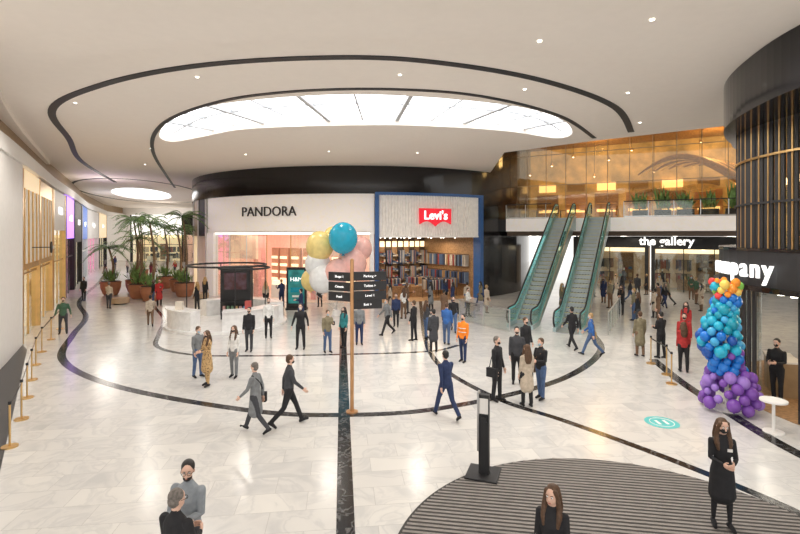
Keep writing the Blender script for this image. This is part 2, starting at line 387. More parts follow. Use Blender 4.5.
# ------------------------------------------------------------ generic shop generator
itemcols=[mat('goods_%d'%i,c,.6) for i,c in enumerate([(.45,.08,.07),(.75,.68,.58),(.1,.22,.38),(.05,.05,.06),(.60,.42,.2),(.4,.38,.36),(.16,.28,.18),(.65,.38,.36),(.25,.17,.10)])]
clothcols=[mat('garment_%d'%i,c,.8) for i,c in enumerate([(.05,.05,.06),(.55,.50,.43),(.12,.14,.20),(.35,.28,.20),(.30,.06,.06),(.65,.62,.58),(.10,.12,.09),(.40,.24,.18)])]
def shop(name,p0,p1,z1,header,wall,glow,txt=None,depth=4.5,oh=3.4,frame=None,hz=None,style='cloth',lit=M_whitelit,fins=False):
    T,L=frameT(p0,p1); b=MB(); b.T=T; frame=frame or M_blackm
    b.bx(0,L,-.15,.15,oh,z1,header); b.bx(0,.25,-.18,.25,0,z1,frame); b.bx(L-.25,L,-.18,.25,0,z1,frame)
    b.bx(0,L,depth,depth+.1,0,oh+.1,wall); b.bx(0,L,.15,depth,oh,oh+.1,M_white if lit is M_whitelit else M_dw); b.bx(0,.1,.2,depth,0,oh,wall); b.bx(L-.1,L,.2,depth,0,oh,wall)  # shop walls use glowing colours that stand in for interior lighting
    b.bx(.25,L-.25,0,.03,0,oh,M_glass)
    n=max(2,int(L/2.2))
    for i in range(n+1): x=.25+(L-.5)*i/n; b.bx(x-.03,x+.03,-.04,.06,0,oh,frame)
    if fins:
        n=int(L/.62)
        for i in range(n+1):
            x=.25+(L-.5)*i/n; b.bx(x-.05,x+.05,-.14,.10,3.3,z1-.2,M_gold if i%2 else M_white)
        b.bx(.2,L-.2,.5,.56,3.4,oh,M_beige); b.bx(0,L,-.16,.2,3.15,3.4,M_gold)
    if oh>4: b.bx(.25,L-.25,-.04,.06,2.9,2.98,frame)
    for i in range(max(2,int(L/1.6))):
        x=.8+i*1.6
        if x>L-.8: break
        for yy in (1.2,3): b.bx(x-.35,x+.35,yy,yy+.1,oh-.04,oh,lit)
        if style=='cloth' and i%3!=2:
            for z in (1.25,2.45):
                b.bx(x-.65,x+.65,depth-.42,depth-.39,z+.02,z+.05,frame); c0=random.choice(clothcols)
                for j in range(11): 
                    if j%4==0: c0=random.choice(clothcols)
                    b.bx(x-.58+j*.108,x-.50+j*.108,depth-.62,depth-.2,z-random.uniform(.7,.95),z,c0)
        else:
            b.bx(x-.65,x+.65,depth-.12,depth-.02,.2,3,M_wood)
            for z in (.8,1.5,2.2):
                b.bx(x-.65,x+.65,depth-.4,depth,z,z+.04,M_wood)
                for j in range(3): 
                    if random.random()<.8: b.bx(x-.55+j*.4,x-.27+j*.4,depth-.35,depth-.1,z+.04,z+.04+random.uniform(.1,.4),random.choice(itemcols))
        if i%2: 
            b.bx(x-.5,x+.5,1.6,2.2,0,.9,M_white if lit is M_whitelit else M_wood)
            for j in range(4): b.bx(x-.42+j*.23,x-.3+j*.23,1.8,2,.9,.9+random.uniform(.1,.35),random.choice(itemcols))
        else:
            q=b.T; p=T@Vector((x,1.5,0)); b.T=None   # dress form
            b.cyl(p,p+Vector((0,0,.03)),.18,frame,n=12); b.cyl(p,p+Vector((0,0,.8)),.02,frame,n=6); c0=random.choice(clothcols)
            b.cyl(p+Vector((0,0,.65)),p+Vector((0,0,1.1)),.22,c0,r1=.13,n=12); b.cyl(p+Vector((0,0,1.1)),p+Vector((0,0,1.42)),.13,c0,r1=.19,n=12); b.cyl(p+Vector((0,0,1.42)),p+Vector((0,0,1.55)),.1,c0,r1=.05,n=12); b.sph(p+Vector((0,0,1.66)),(.08,.09,.12),M_white,10,8); b.T=q
    b.bx(.25,L-.25,depth-.06,depth-.02,oh-.45,oh-.1,glow)
    b.T=None
    if txt:
        s=hz or .7; text_into(b,txt,s,MATS['sign_white'],T@Matrix.Translation((L/2,-.2,(oh+z1)/2))@Matrix.Rotation(rad(90),4,'X'),.03,bold=.01)
    return b.build(name)
# ------------------------------------------------------------ left wall
b=MB(); b.ribbon([(-9,7.6),(-11.5,12),(-14.5,17.4),(-16.3,20.5)],.3,0,7.7,M_white); b.ribbon([(-9,7.6),(-11.5,12),(-14.5,17.4),(-16.3,20.5),(-21.9,30),(-28,41),(-36,55),(-46,75),(-50,88)],.5,7.7,8.3,M_white)
b.ribbon([(-9.4,7.6),(-11.9,12),(-14.9,17.4),(-16.7,20.5),(-22.3,30),(-28.4,41),(-36.4,55),(-46.4,75),(-50.4,88)],.2,8.3,ZC,M_panelgold)
b.build('wall_left')
shop('shopfront',(-16.4,20.6),(-19.0,25.1),7.6,M_beige,M_beige,M_warm,None,oh=6.8,frame=M_gold,fins=True)
shop('shopfront',(-19.1,25.2),(-21.9,30),7.6,M_gold,M_beige,M_warm,None,oh=6.8,frame=M_gold,fins=True)
T,L=frameT((-16.4,20.6),(-21.9,30))
b=MB(); b.T=T
b.cyl((3.0,-.9,4.1),(3.0,-.84,4.1),.28,M_blackm,n=24); b.beam((3,-.87,4.1),(3,-.1,4.1),.04,.04,M_blackm); b.box((3.0,-.95,4.1),(.32,.01,.14),M_white)
b.build('blade_sign')
M_purp=mat('purple_glow',(.5,.25,.9),.5,em=1.3,emcol=(.45,.2,1)); M_bluew=mat('blue_header',(.05,.15,.5),.4,em=.5); M_mag=mat('magenta_glow',(.9,.2,.5),.5,em=1.0)
shop('shopfront',(-22,30.2),(-25,35.6),7.6,M_white,M_beige,M_warm,'OPEN',oh=5.0,frame=M_gold)
shop('shopfront',(-25.1,35.8),(-28,41),7.6,M_purp,M_mag,M_purp,'mobile',oh=4.4,style='goods')
shop('shopfront',(-28.1,41.2),(-32,48),7.6,M_blackm,M_beige,M_warm,'HOME',oh=4.0)
shop('shopfront',(-32.1,48.2),(-36,55),7.6,M_bluew,M_bluew,M_whitelit,'sport',oh=4.2,frame=M_white)
shop('shopfront',(-36.1,55.2),(-41,65),7.6,M_white,M_mag,M_whitelit,'beauty',oh=4.2,frame=M_white)
shop('shopfront',(-41.1,65.2),(-46,75),7.6,M_beige,M_beige,M_warm,'shoes',oh=4.2)
b=MB(); b.bx(-62,5,86,86.3,0,ZC,M_white); b.build('wall_back')
shop('shopfront',(-46,82),(-37,82),8,M_whitelit,M_beige,M_warm,'WOMEN',depth=3.5,oh=4.6,hz=1.2)
shop('shopfront',(-36.8,82),(-28,82),8,M_blackm,M_peach,M_whitelit,'STYLE',depth=3.5,oh=4.6,hz=1.2)
shop('shopfront',(-27.8,82),(-18,82),8,M_panelgold,M_beige,M_warm,'BOOKS',depth=3.5,oh=4.6,hz=1.2)
# ------------------------------------------------------------ upper floor slab
bd=Vector((.87,-.49,0)); ad=Vector((.49,.87,0))
E0=Vector((8.2,37.15,0)); 
def ep(s,t=0,z=0): p=E0+bd*s+ad*t; return Vector((p.x,p.y,z))
b=MB(); b.prism([ep(0)[:2],ep(22)[:2],ep(26,13)[:2],ep(0,13)[:2]],4.95,5.9,M_pw); b.prism([ep(0,.3)[:2],ep(22,.3)[:2],ep(26,13)[:2],ep(0,13)[:2]],4.6,4.95,M_dw)  # slab edge is no lamp; its white glows faintly to look brighter
b.build('floor_upper')
b=MB()
for i in range(6):
    for j in range(4): b.cyl(ep(1.5+i*3.3,1.5+j*2.4,4.57),ep(1.5+i*3.3,1.5+j*2.4,4.60),.12,M_lamp,n=8)
b.build('slab_downlights')
b=MB()
for s0,s1 in ((0,3.4),(8.3,22)):
    b.beam(ep(s0,.05,6.45),ep(s1,.05,6.45),.02,1.0,M_glass); b.beam(ep(s0,.05,7.0),ep(s1,.05,7.0),.07,.06,M_blackm); b.beam(ep(s0,.05,5.95),ep(s1,.05,5.95),.08,.1,M_chrome)
    s=s0
    while s<=s1: b.beam(ep(s,.05,5.9),ep(s,.05,7.0),.04,.04,M_chrome); s+=1.5
b.build('balcony_railing')
# gold glass restaurant
b=MB()
M_gw=mat('amber_glow_wall',(.45,.32,.16),.5,em=.30,emcol=(.85,.58,.27),var=.6,nscale=.9)  # glow put into the wall colour to brighten the restaurant
M_gceil=mat('restaurant_ceiling',(.60,.48,.32),.6,em=.10)
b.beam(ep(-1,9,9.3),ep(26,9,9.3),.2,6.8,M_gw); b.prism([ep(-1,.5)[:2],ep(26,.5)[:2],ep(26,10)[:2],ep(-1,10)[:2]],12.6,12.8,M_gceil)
b.prism([(5.9,27.6),(9.6,24.1),(14.5,20.4),(40,9),(40,30),(28,28),(8,38.5)],12.6,12.85,M_gceil)
for i in range(15):
    s=-.5+i*1.5; b.beam(ep(s,2.5,5.9),ep(s,2.5,12.6),.03,.05,M_panelgold)
b.beam(ep(-1,2.5,9.2),ep(24,2.5,9.2),.02,6.6,M_goldglass); b.beam(ep(-1,2.5,8.6),ep(24,2.5,8.6),.05,.05,M_panelgold); b.beam(ep(-1,2.5,11),ep(24,2.5,11),.05,.05,M_panelgold)
for k in range(12): b.beam(ep(-1,3.2+k*.5,12.5),ep(25,3.2+k*.5,12.5),.1,.12,M_wood)
for k in range(9):
    s=k*2.5+.3; b.beam(ep(s,8.8,7.2),ep(s+1.9,8.8,7.2),.12,2.2,M_tan if k%2 else M_wood); b.beam(ep(s+.2,8.7,8.9),ep(s+1.7,8.7,8.9),.06,.7,M_warm if k%2==0 else M_panelgold)
    b.beam(ep(s+.2,8.6,7.4),ep(s+1.7,8.6,7.4),.3,.06,M_gold); b.beam(ep(s+.2,8.6,6.8),ep(s+1.7,8.6,6.8),.1,.25,M_warm)
b.build('restaurant_glass_wall')
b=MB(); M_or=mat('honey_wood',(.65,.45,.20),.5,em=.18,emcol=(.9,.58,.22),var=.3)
for k in range(11):
    pts=[ep(9+k*.5+4.5*u,3.6+k*.32+1.2*math.sin(u*3+k*.3),8.6+1.9*math.sin(u*2.2+.3+k*.12)-k*.05) for u in [i/18*2.1 for i in range(19)]]
    b.tube(pts,[.05+.22*math.sin(math.pi*i/18) for i in range(19)],M_or if k%2 else M_wood,n=6)
for k in range(4): b.sph(ep(10+k*3,5.2,7.9+.25*(k%2)),(1.2,1.0,.3),M_or if k%2 else M_panelgold); b.cyl(ep(10+k*3,5.2,8.1),ep(10+k*3,5.2,12.6),.015,M_blackm,n=5)
for k in range(14):
    p=ep(1+k*1.5,3.4+(k%4)*1.2,9.6+.8*((k*7)%3)); b.cyl(p,p+Vector((0,0,.22)),.16,M_gold,r1=.05,n=12); b.sph(p,.07,M_lamp,8,6); b.cyl(p+Vector((0,0,.2)),(p.x,p.y,12.6),.015,M_blackm,n=5)
b.build('restaurant_pendant_sculpture')
b=MB()
for k in range(10):
    p=ep(1.5+k*1.9,3.6,5.9)
    b.cyl(p,p+Vector((0,0,.72)),.05,M_blackm,n=8); b.cyl(p+Vector((0,0,.72)),p+Vector((0,0,.76)),.5,M_wood,n=20); b.cyl(p,p+Vector((0,0,.03)),.3,M_blackm,n=16)
b.build('restaurant_tables')
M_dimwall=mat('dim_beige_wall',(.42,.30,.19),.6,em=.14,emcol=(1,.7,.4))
shop('shopfront',ep(3.5,9)[:2],ep(9.5,9)[:2],4.55,M_blackm,M_dimwall,M_warm,None,depth=3.5,oh=3.6,lit=M_warm)
shop('shopfront',ep(9.7,9)[:2],ep(16.5,9)[:2],4.55,M_blackm,M_dimwall,M_warm,None,depth=3.5,oh=3.5,lit=M_warm)
shop('shopfront',ep(16.7,9)[:2],ep(24,9)[:2],4.55,M_wood,M_dimwall,M_warm,'FOOD',depth=3.5,oh=3.5,hz=.8,style='goods',lit=M_warm)
b=MB(); text_into(b,'the gallery',.92,MATS['sign_white'],signT(ep(10.8,7.6,4.15),-29.4),.04,bold=.02); b.beam(ep(8.3,7.66,4.3),ep(13.3,7.66,4.3),.04,.5,M_blackm); b.build('hanging_sign')
# ------------------------------------------------------------ escalators
M_step=mat('escalator_step',(.42,.44,.45),.4,.4); M_yel=mat('safety_yellow',(.65,.55,.15),.5); M_tealm=mat('teal_trim',(.14,.56,.56),.3,em=.12,emcol=(.1,.6,.6)); M_skirt=mat('escalator_skirt',(.40,.52,.53),.3,.4)
def escalator(base):
    T=Matrix(((bd.x,ad.x,0,base[0]),(bd.y,ad.y,0,base[1]),(0,0,1,0),(0,0,0,1))); b=MB(); b.T=T
    H=5.9; l0=1.0; l1=11.1; tot=12.1
    def zz(y): return 0 if y<l0 else (H if y>l1 else H*(y-l0)/(l1-l0))
    n=27
    for i in range(n):
        y0=l0+(l1-l0)*i/n; y1=l0+(l1-l0)*(i+1)/n; z=H*(i+1)/n
        b.bx(-.52,.52,y0,y1+.02,z-.45,z,M_step); b.bx(-.52,.52,y0-.004,y0+.02,z-.015,z+.004,M_yel)
        for g in range(6): b.bx(-.45+g*.16,-.42+g*.16,y0,y1,z,z+.012,M_blackm)
    b.bx(-.52,.52,-.6,l0,0,.03,M_step); b.bx(-.52,.52,l1,tot+.4,H-.3,H+.02,M_step)
    for sx in (-1,1):
        x=sx*.60
        prof=[(-.4,.0),(l0,.0),(l1,H-.9),(tot,H-.9),(tot,H+.12),(l1,H+.12),(l0,.22),(-.4,.22)]
        q=[(x-.07,)+p for p in prof]+[(x+.07,)+p for p in prof]; k=len(prof)
        b.add(q,[tuple(range(k)),tuple(range(2*k-1,k-1,-1))]+[(i,i+k,(i+1)%k+k,(i+1)%k) for i in range(k)],M_skirt)
        Y=[-.3,l0]+[l0+(l1-l0)*i/7 for i in range(1,8)]+[tot]
        for i in range(len(Y)-1):
            a_,c_=Y[i]+.02,Y[i+1]-.02; za,zc=zz(a_)+.15,zz(c_)+.15
            b.add([(x-.01,a_,za),(x-.01,c_,zc),(x-.01,c_,zc+.85),(x-.01,a_,za+.85),(x+.01,a_,za),(x+.01,c_,zc),(x+.01,c_,zc+.85),(x+.01,a_,za+.85)],
                  [(0,1,2,3),(7,6,5,4),(0,4,5,1),(1,5,6,2),(2,6,7,3),(3,7,4,0)],M_teal)
        b.tube([(x,-.35,.25),(x,-.55,.45),(x,-.6,.65),(x,-.5,.9),(x,-.3,1.0),(x,l0-.2,1.02),(x,l0+.3,1.17),(x,l1-.3,H+.86),(x,l1+.2,H+1.02),(x,tot-.1,H+1.02),(x,tot+.1,H+.9),(x,tot+.12,H+.6),(x,tot,H+.3)],.045,M_blackm,n=8)
        b.tube([(x,-.3,.94),(x,l0-.2,.95),(x,l0+.3,1.10),(x,l1-.3,H+.79),(x,l1+.2,H+.95),(x,tot-.1,H+.95)],.045,M_tealm,n=6)
        b.tube([(x+sx*.07,-.4,.2),(x+sx*.07,l0,.22),(x+sx*.07,l1,H+.12),(x+sx*.07,tot,H+.12)],.03,M_chrome,n=6)
    b.add([(-.6,l0,-.0),(.6,l0,0),(.6,l1,H-.9),(-.6,l1,H-.9),(-.6,l0,.02),(.6,l0,.02),(.6,l1,H-.86),(-.6,l1,H-.86)],[(3,2,1,0),(4,5,6,7)],M_black)
    return b.build('escalator')
escalator((6.20,24.45)); escalator((8.20,23.33))
b=MB()
g=[(3.3,26.6),(4.3,24.8),(5.3,23.2)]
for p,q in zip(g[:-1],g[1:]):
    b.beam((*p,.55),(*q,.55),.02,1.0,M_glass); b.beam((*p,1.08),(*q,1.08),.05,.05,M_chrome)
for p in g: b.cyl((*p,0),(*p,1.1),.03,M_chrome,n=8)
b.build('glass_guardrail')
b=MB(); b.T=Matrix(((bd.x,ad.x,0,9.6),(bd.y,ad.y,0,22.6),(0,0,1,0),(0,0,0,1)))
for i in range(6): b.cyl((.2,i*1.2,0),(.2,i*1.2,1.1),.025,M_chrome,n=8)
b.bx(.19,.21,0,6,.1,1.0,M_glass); b.bx(.17,.23,0,6,1.06,1.11,M_chrome); b.T=None
b.build('glass_guardrail')
# ------------------------------------------------------------ right-hand round store
D=(15,13)
def rp(phi,R,z): t=rad(-(90+phi)); return Vector((D[0]+R*math.sin(t),D[1]-R*math.cos(t),z))
def ra(b,R0,R1,f0,f1,z0,z1,m,n=None): b.arc(D,R0,R1,-(90+f1),-(90+f0),z0,z1,m,n)
b=MB()
top=[(p.x,p.y) for p in spline([(13.2,18.0),(11.2,16.3),(9.6,14.2),(8.75,12),(8.45,9.8),(9.0,7),(12,5),(20,5),(22,12),(18,18)],True,8)]
b.prism(top,7.85,ZC-.23,M_black)
ra(b,4.9,5.3,-100,120,3.3,4.3,M_blackm); ra(b,4.6,5.45,-100,120,3.2,3.34,M_black); ra(b,4.5,5.32,-100,120,4.28,4.36,M_black)
ra(b,4.5,4.55,-100,120,4.3,7.9,M_goldglass)
M_bz=mat('bronze_dark_wall',(.16,.10,.05),.6,em=.05,emcol=(.9,.5,.2))
ra(b,3.0,3.1,-100,120,4.3,7.9,M_bz)
f=-60
i=0
while f<60:
    b.beam(rp(f,4.78,4.3),rp(f,4.78,7.9),.05,.12,M_blackm)
    if i%2==0: b.beam(rp(f+1.2,4.80,4.3),rp(f+1.2,4.80,7.9),.035,.05,M_gold)
    f+=2.4; i+=1
for f in (-14,2,18): b.sph(rp(f,3.9,6.3),.16,M_lamp,12,8); b.cyl(rp(f,3.9,6.4),rp(f,3.9,7.9),.012,M_blackm,n=5)
ra(b,4.84,4.88,-60,60,5.6,5.66,M_blackm); ra(b,4.84,4.88,-60,60,6.9,6.96,M_gold)
for f in [x*2.6+4 for x in range(20)]+[-12-x*2.6 for x in range(18)]:
    b.beam(rp(f,5.15,0),rp(f,5.15,3.3),.04,.12,M_blackm)
ra(b,4.95,4.98,4,60,0,3.3,M_glass); ra(b,4.95,4.98,-60,-11,0,3.3,M_glass)
ra(b,1.8,1.9,-100,120,0,3.3,M_dimwall); ra(b,.1,5.0,-100,120,3.28,3.32,M_dw); ra(b,.1,5.2,-100,120,0,.015,M_wood)
for f in range(-36,60,8):
    for z in (.5,1.0,1.5,2.0,2.5):
        ra(b,2.0,2.5,f,f+6.5,z,z+.04,M_wood,2); ra(b,2.02,2.06,f,f+6.5,z+.42,z+.46,M_warm,2)
        for j in range(4): ra(b,2.05,2.4,f+.4+j*1.55,f+1.4+j*1.55,z+.04,z+.04+random.uniform(.12,.36),random.choice(itemcols),2)
for f in range(-40,60,7): b.cyl(rp(f,4.2,3.0),rp(f,4.2,3.28),.09,M_lamp,n=8)
ra(b,3.5,4.1,12,34,0,1.0,M_panelgold); ra(b,3.45,4.15,12,34,1.0,1.05,M_white)
b.build('round_cafe_store')
b=MB()
for ch,f in zip('company',(24.4,20.2,14.8,9.0,4.3,-.4,-4.9)):
    text_into(b,ch,.76,MATS['sign_white'],signT(rp(f,5.42,3.80),-(90+f)),.03,bold=.004)
b.build('storefront_sign')
b=MB()
b.cyl((8.95,11.5,0),(8.95,11.5,.03),.22,M_white,n=24); b.cyl((8.95,11.5,.03),(8.95,11.5,.74),.035,M_white,n=12); b.cyl((8.95,11.5,.74),(8.95,11.5,.78),.28,M_white,n=32); b.build('bistro_table')
# ------------------------------------------------------------ balloons
def bcol(n,c): return mat('balloon_'+n,c,.25,em=.03)
B={k:bcol(k,c) for k,c in dict(teal=(.01,.30,.42),sky=(.06,.38,.68),navy=(.01,.08,.36),blue=(.01,.17,.60),purple=(.20,.07,.40),lilac=(.32,.18,.58),orange=(.9,.30,.03),yellow=(.9,.62,.12),red=(.75,.05,.05),green=(.25,.6,.1),pink=(.90,.52,.47),white=(.85,.86,.86),turq=(.02,.42,.62),cream=(.90,.72,.28)).items()}
def balloon(b,c,r,m):
    c=Vector(c); b.sph(c,(r,r,r*1.1),m,18,12); b.cyl(c-Vector((0,0,r*1.08)),c-Vector((0,0,r*1.2)),.01,m,r1=.03*r/.2,n=8)
b=MB()
for i in range(170):
    z=.15+3.35*(i/169); cols=(['purple','lilac','purple'] if z<1.05 else ['navy','blue','purple','blue'] if z<1.6 else ['turq','blue','sky','blue','navy'] if z<2.2 else ['teal','turq','sky','blue'] if z<3.05 else ['orange','yellow','green','red','orange','turq'])
    a=i*2.4; wr=.50-.07*z+.08*math.sin(z*4); r=random.uniform(.08,.165)
    if z<1.05: wr+=.08
    if z>2.95: wr*=.9; r*=.75
    ox=.12*math.sin(z*2.4)-.05*z
    balloon(b,(8.88+ox+wr*math.cos(a),13.0+wr*math.sin(a),max(z,r*1.25)),r,B[random.choice(cols)])
b.cyl((8.85,13,0),(8.85,13,3.4),.05,M_white,n=8); b.cyl((8.85,13,0),(8.85,13,.04),.35,M_white,n=20)
b.build('balloon_column')
b=MB(); M_str=mat('ribbon_string',(.7,.7,.7),.5)
for u,y,v,r,m in [(-3.2,27,4.52,.82,'turq'),(-4.65,27.8,4.05,.80,'cream'),(-4.0,28.6,4.6,.55,'cream'),(-2.8,27.9,3.05,.86,'pink'),(-3.55,27.3,2.6,.70,'pink'),(-4.45,27.7,2.2,.80,'white'),(-4.8,28,3.0,.75,'white'),(-2.3,28.4,3.9,.65,'pink'),(-5.3,28.6,2.0,.6,'cream')]:
    balloon(b,(u,y,v),r,B[m]); b.cyl((u,y,v-r*1.1),(-3.7,28,.3),.012,M_str,n=5)
b.cyl((-3.7,28,0),(-3.7,28,.35),.3,M_white,r1=.22,n=20)
b.build('balloon_bouquet')
# ------------------------------------------------------------ island kiosk
b=MB(); K=(-9.2,25.6)
def karc(R0,R1,a0,a1,z0,z1,m): b.arc(K,R0,R1,a0,a1,z0,z1,m,24)
M_cnt=mat('counter_white',(.88,.87,.86),.25)
karc(0.05,3.1,-180,180,0,.12,M_cnt)
karc(2.2,2.9,-70,-15,.12,1.0,M_cnt); karc(2.2,2.9,15,80,.12,1.0,M_cnt); karc(2.2,2.9,110,230,.12,1.0,M_cnt)
karc(2.1,3.0,-70,-15,1.0,1.05,M_cnt); karc(2.1,3.0,15,80,1.0,1.05,M_cnt)
M_scd=mat('screen_dark',(.03,.03,.05),.2,em=.12,emcol=(.4,.1,.05),var=.6)
b.box((K[0]+.3,K[1]+.6,1.55),(1.6,.5,2.9),M_blackm); b.box((K[0]+.3,K[1]+.33,2.2),(1.2,.03,.9),M_scd)
for z in (.6,1.1): b.box((K[0]+.3,K[1]+.2,z),(1.4,.35,.05),M_blackm)
for i in range(6): b.box((K[0]-.25+i*.22,K[1]+.2,.75),(.12,.12,.26),random.choice(itemcols))
for a in (30,120,210,300): 
    p=Vector((K[0]+2.0*math.cos(rad(a)),K[1]+2.0*math.sin(rad(a)),0)); b.cyl(p,p+Vector((0,0,3.1)),.03,M_blackm,n=8)
for (R,ox,z) in ((2.0,0,3.1),(1.3,.9,2.95)):
    b.tube([(K[0]+ox+R*math.cos(a),K[1]+R*math.sin(a),z) for a in [2*math.pi*i/40 for i in range(40)]],.05,M_blackm,n=8,closed=True)
b.box((K[0]-1.6,K[1]-2.1,1.25),(.3,.25,.4),itemcols[1]); b.box((K[0]+1.7,K[1]-1.9,1.25),(.25,.25,.4),itemcols[0])
b.build('display_island')
b=MB(); M_sc=mat('teal_screen',(.02,.14,.14),.3,em=.35,emcol=(.03,.32,.30),var=.8,nscale=2)
b.box((-6.5,30.2,.06),(1.3,.6,.12),M_blackm); b.box((-6.5,30.2,1.35),(1.25,.18,2.6),M_blackm); b.box((-6.5,30.1,1.45),(1.0,.03,2.1),M_sc)
text_into(b,'H&M',.36,MATS['sign_white'],signT((-6.5,30.07,1.9),0),.01); b.box((-6.5,30.07,.85),(.5,.02,.12),M_white); b.box((-6.5,30.07,1.25),(.7,.02,.3),MATS['balloon_teal'])
b.build('advertising_screen')
# ------------------------------------------------------------ wayfinding signpost
b=MB(); P=Vector((-1.28,12.8,0)); M_cop=mat('copper_pole',(.55,.30,.14),.35,.6)
b.cyl(P,P+Vector((0,0,4.05)),.05,M_cop,n=16); b.cyl(P,P+Vector((0,0,.03)),.16,M_cop,n=24); b.sph(P+Vector((0,0,4.05)),.05,M_cop,10,6)
for z,ry,sd,Lb,tx in [(3.60,-28,-1,.72,'Shops 1'),(3.62,14,1,.90,'Parking >'),(3.33,-28,-1,.72,'Cinema'),(3.36,14,1,.90,'Toilets >'),(3.06,-28,-1,.72,'Food'),(3.10,14,1,.90,'Level 1'),(2.86,14,1,.78,'Exit >')]:
    ry=rad(ry); d=Vector((sd*math.cos(ry),sd*math.sin(ry),0))
    c=P+d*(Lb/2+.03)+Vector((0,0,z)); b.box(c,(Lb,.06,.235),M_blackm,ry)
    n=Vector((math.sin(ry),-math.cos(ry),0))
    text_into(b,tx,.09,FABW if False else MATS['sign_white'],Matrix.Translation(c+n*.034)@Matrix.Rotation(ry,4,'Z')@Matrix.Rotation(rad(90),4,'X'),.003)
b.build('wayfinding_signpost')
# ------------------------------------------------------------ info totem
b=MB(); q=Vector((1.64,9.46,.019)); A=rad(-20)
R=Matrix.Rotation(A,3,'Z')
b.box(q+Vector((0,0,.015)),(.62,.62,.03),M_blackm,A); b.box(q+R@Vector((.02,0,.8)),(.20,.12,1.55),M_blackm,A)
b.box(q+R@Vector((-.09,-.01,1.05)),(.035,.16,1.15),M_chrome,A); b.box(q+R@Vector((.02,-.065,1.36)),(.17,.012,.30),M_white,A); b.box(q+R@Vector((.02,-.09,1.12)),(.12,.08,.10),M_blackm,A)
b.build('sanitizer_totem')
# ------------------------------------------------------------ stanchions
def stanchions(pts):
    prev=None
    for p in pts:
        b=MB(); b.cyl((*p,0),(*p,.03),.16,M_gold,n=20); b.cyl((*p,.03),(*p,.95),.022,M_gold,n=10); b.cyl((*p,.95),(*p,1.02),.035,M_blackm,n=12)
        if prev: 
            d=(Vector((*prev,0))-Vector((*p,0))); b.beam((*p,.93),(p[0]+d.x*.97,p[1]+d.y*.97,.93),.005,.05,M_blackm)
        b.build('stanchion'); prev=p
stanchions([(-8.7,10.7),(-9.7,12.3),(-10.8,13.9),(-11.97,15.6),(-13.2,17.4),(-14.4,19.3),(-15.7,21.6),(-17,24)])
stanchions([(8.6,15.2),(9.0,16.2),(9.2,17.6)])
# ------------------------------------------------------------ palms
M_terra=mat('terracotta',(.40,.17,.09),.6); M_leaf=mat('palm_leaf',(.16,.29,.08),.5,var=.4); M_soil=mat('soil',(.05,.03,.02),.9); M_trunk=mat('palm_trunk',(.22,.15,.09),.8,var=.4,nscale=12)
def palm(x,y,H,pr=.72,nf=20,fl=1.9,bush=True):
    b=MB()
    prof=[(0,pr*.62),(.1,pr*.75),(.6,pr*.98),(.95,pr),(1.05,pr*1.05)]
    for (za,ra_),(zb,rb_) in zip(prof[:-1],prof[1:]): b.cyl((x,y,za),(x,y,zb),ra_,M_terra,r1=rb_,n=24)
    b.cyl((x,y,1.05),(x,y,1.07),pr*.92,M_soil,n=24); z0=1.0
    n=8; path=[(x+.15*math.sin(i*.5),y+.1*math.sin(i*.4),z0+(H-z0)*i/n) for i in range(n+1)]
    b.tube(path,[.11-.05*i/n+.01*(i%2) for i in range(n+1)],M_trunk,n=8); top=Vector(path[-1])
    for k in range(nf):
        a=k*2.399; el=random.uniform(.0,1.25); L=fl*random.uniform(.8,1.1); d=Vector((math.cos(a),math.sin(a),0)); pts=[]
        for i in range(9):
            t=i/8; pts.append(top+d*(L*t*math.cos(el*.6))+Vector((0,0,L*(math.sin(el)*t-1.0*t*t*.75))))
        b.tube(pts,.018,M_leaf,n=4); sd=Vector((-d.y,d.x,0))
        for i in range(1,9):
            for s2 in (-1,1):
                for o in (0,.5):
                    if i==8 and o: continue
                    p=pts[i] if not o else (pts[i]+pts[min(i+1,8)])/2
                    ln=.5*(1-.5*abs(i/8-.4)); e=p+sd*s2*ln*.8+d*ln*.45-Vector((0,0,.22*ln))
                    w_=d*.05; b.add([p-w_,p+w_,e],[(0,1,2)],M_leaf)
    for j in range(60 if bush else 0):
        a=random.uniform(0,6.28); d=Vector((math.cos(a),math.sin(a),0)); s0=Vector((x,y,1.06))+d*random.uniform(0,pr*.7); e=s0+d*random.uniform(.1,.5)+Vector((0,0,random.uniform(.2,1.1))); w_=Vector((-d.y,d.x,0))*.06; m_=(s0+e)/2+Vector((0,0,.08))
        b.add([s0,m_-w_,e,m_+w_],[(0,1,2,3)],M_leaf)
    return b.build('potted_palm')
palm(-17.6,34,5.5); palm(-19.3,35.5,4.4); palm(-16.4,36.5,6.0); palm(-21.5,39,5.8); palm(-24.5,45,6.2); palm(-20.5,42,5.2); palm(-27,50,6.2); palm(-22.6,37.5,3.6); palm(-18.2,39.5,5.0)
b=MB()
for k in range(9):
    p=ep(9.3+k*1.35,.9,5.9); b.box(p+Vector((0,0,.25)),(1.0,.45,.5),M_blackm,math.atan2(bd.y,bd.x))
    for j in range(40):
        a=random.uniform(0,6.28); d=Vector((math.cos(a),math.sin(a),0)); h=random.uniform(.5,1.9 if k%3==1 else 1.4); s0=p+Vector((random.uniform(-.4,.4),0,.5)); e=s0+d*random.uniform(.2,.6)+Vector((0,0,h)); w_=Vector((-d.y,d.x,0))*.08; m_=(s0+e)/2+Vector((0,0,.1))
        b.add([s0,m_-w_,e,m_+w_],[(0,1,2,3)],M_leaf)
b.build('planter_box')
b=MB(); M_seat=mat('seat_fabric',(.45,.33,.22),.8)
for x,y in ((-14.6,35.2),(-19.0,32.6)):
    b.cyl((x,y,.08),(x,y,.42),.55,M_seat,n=24); b.cyl((x,y,0),(x,y,.08),.4,M_blackm,n=20)
b.build('lounge_ottomans')
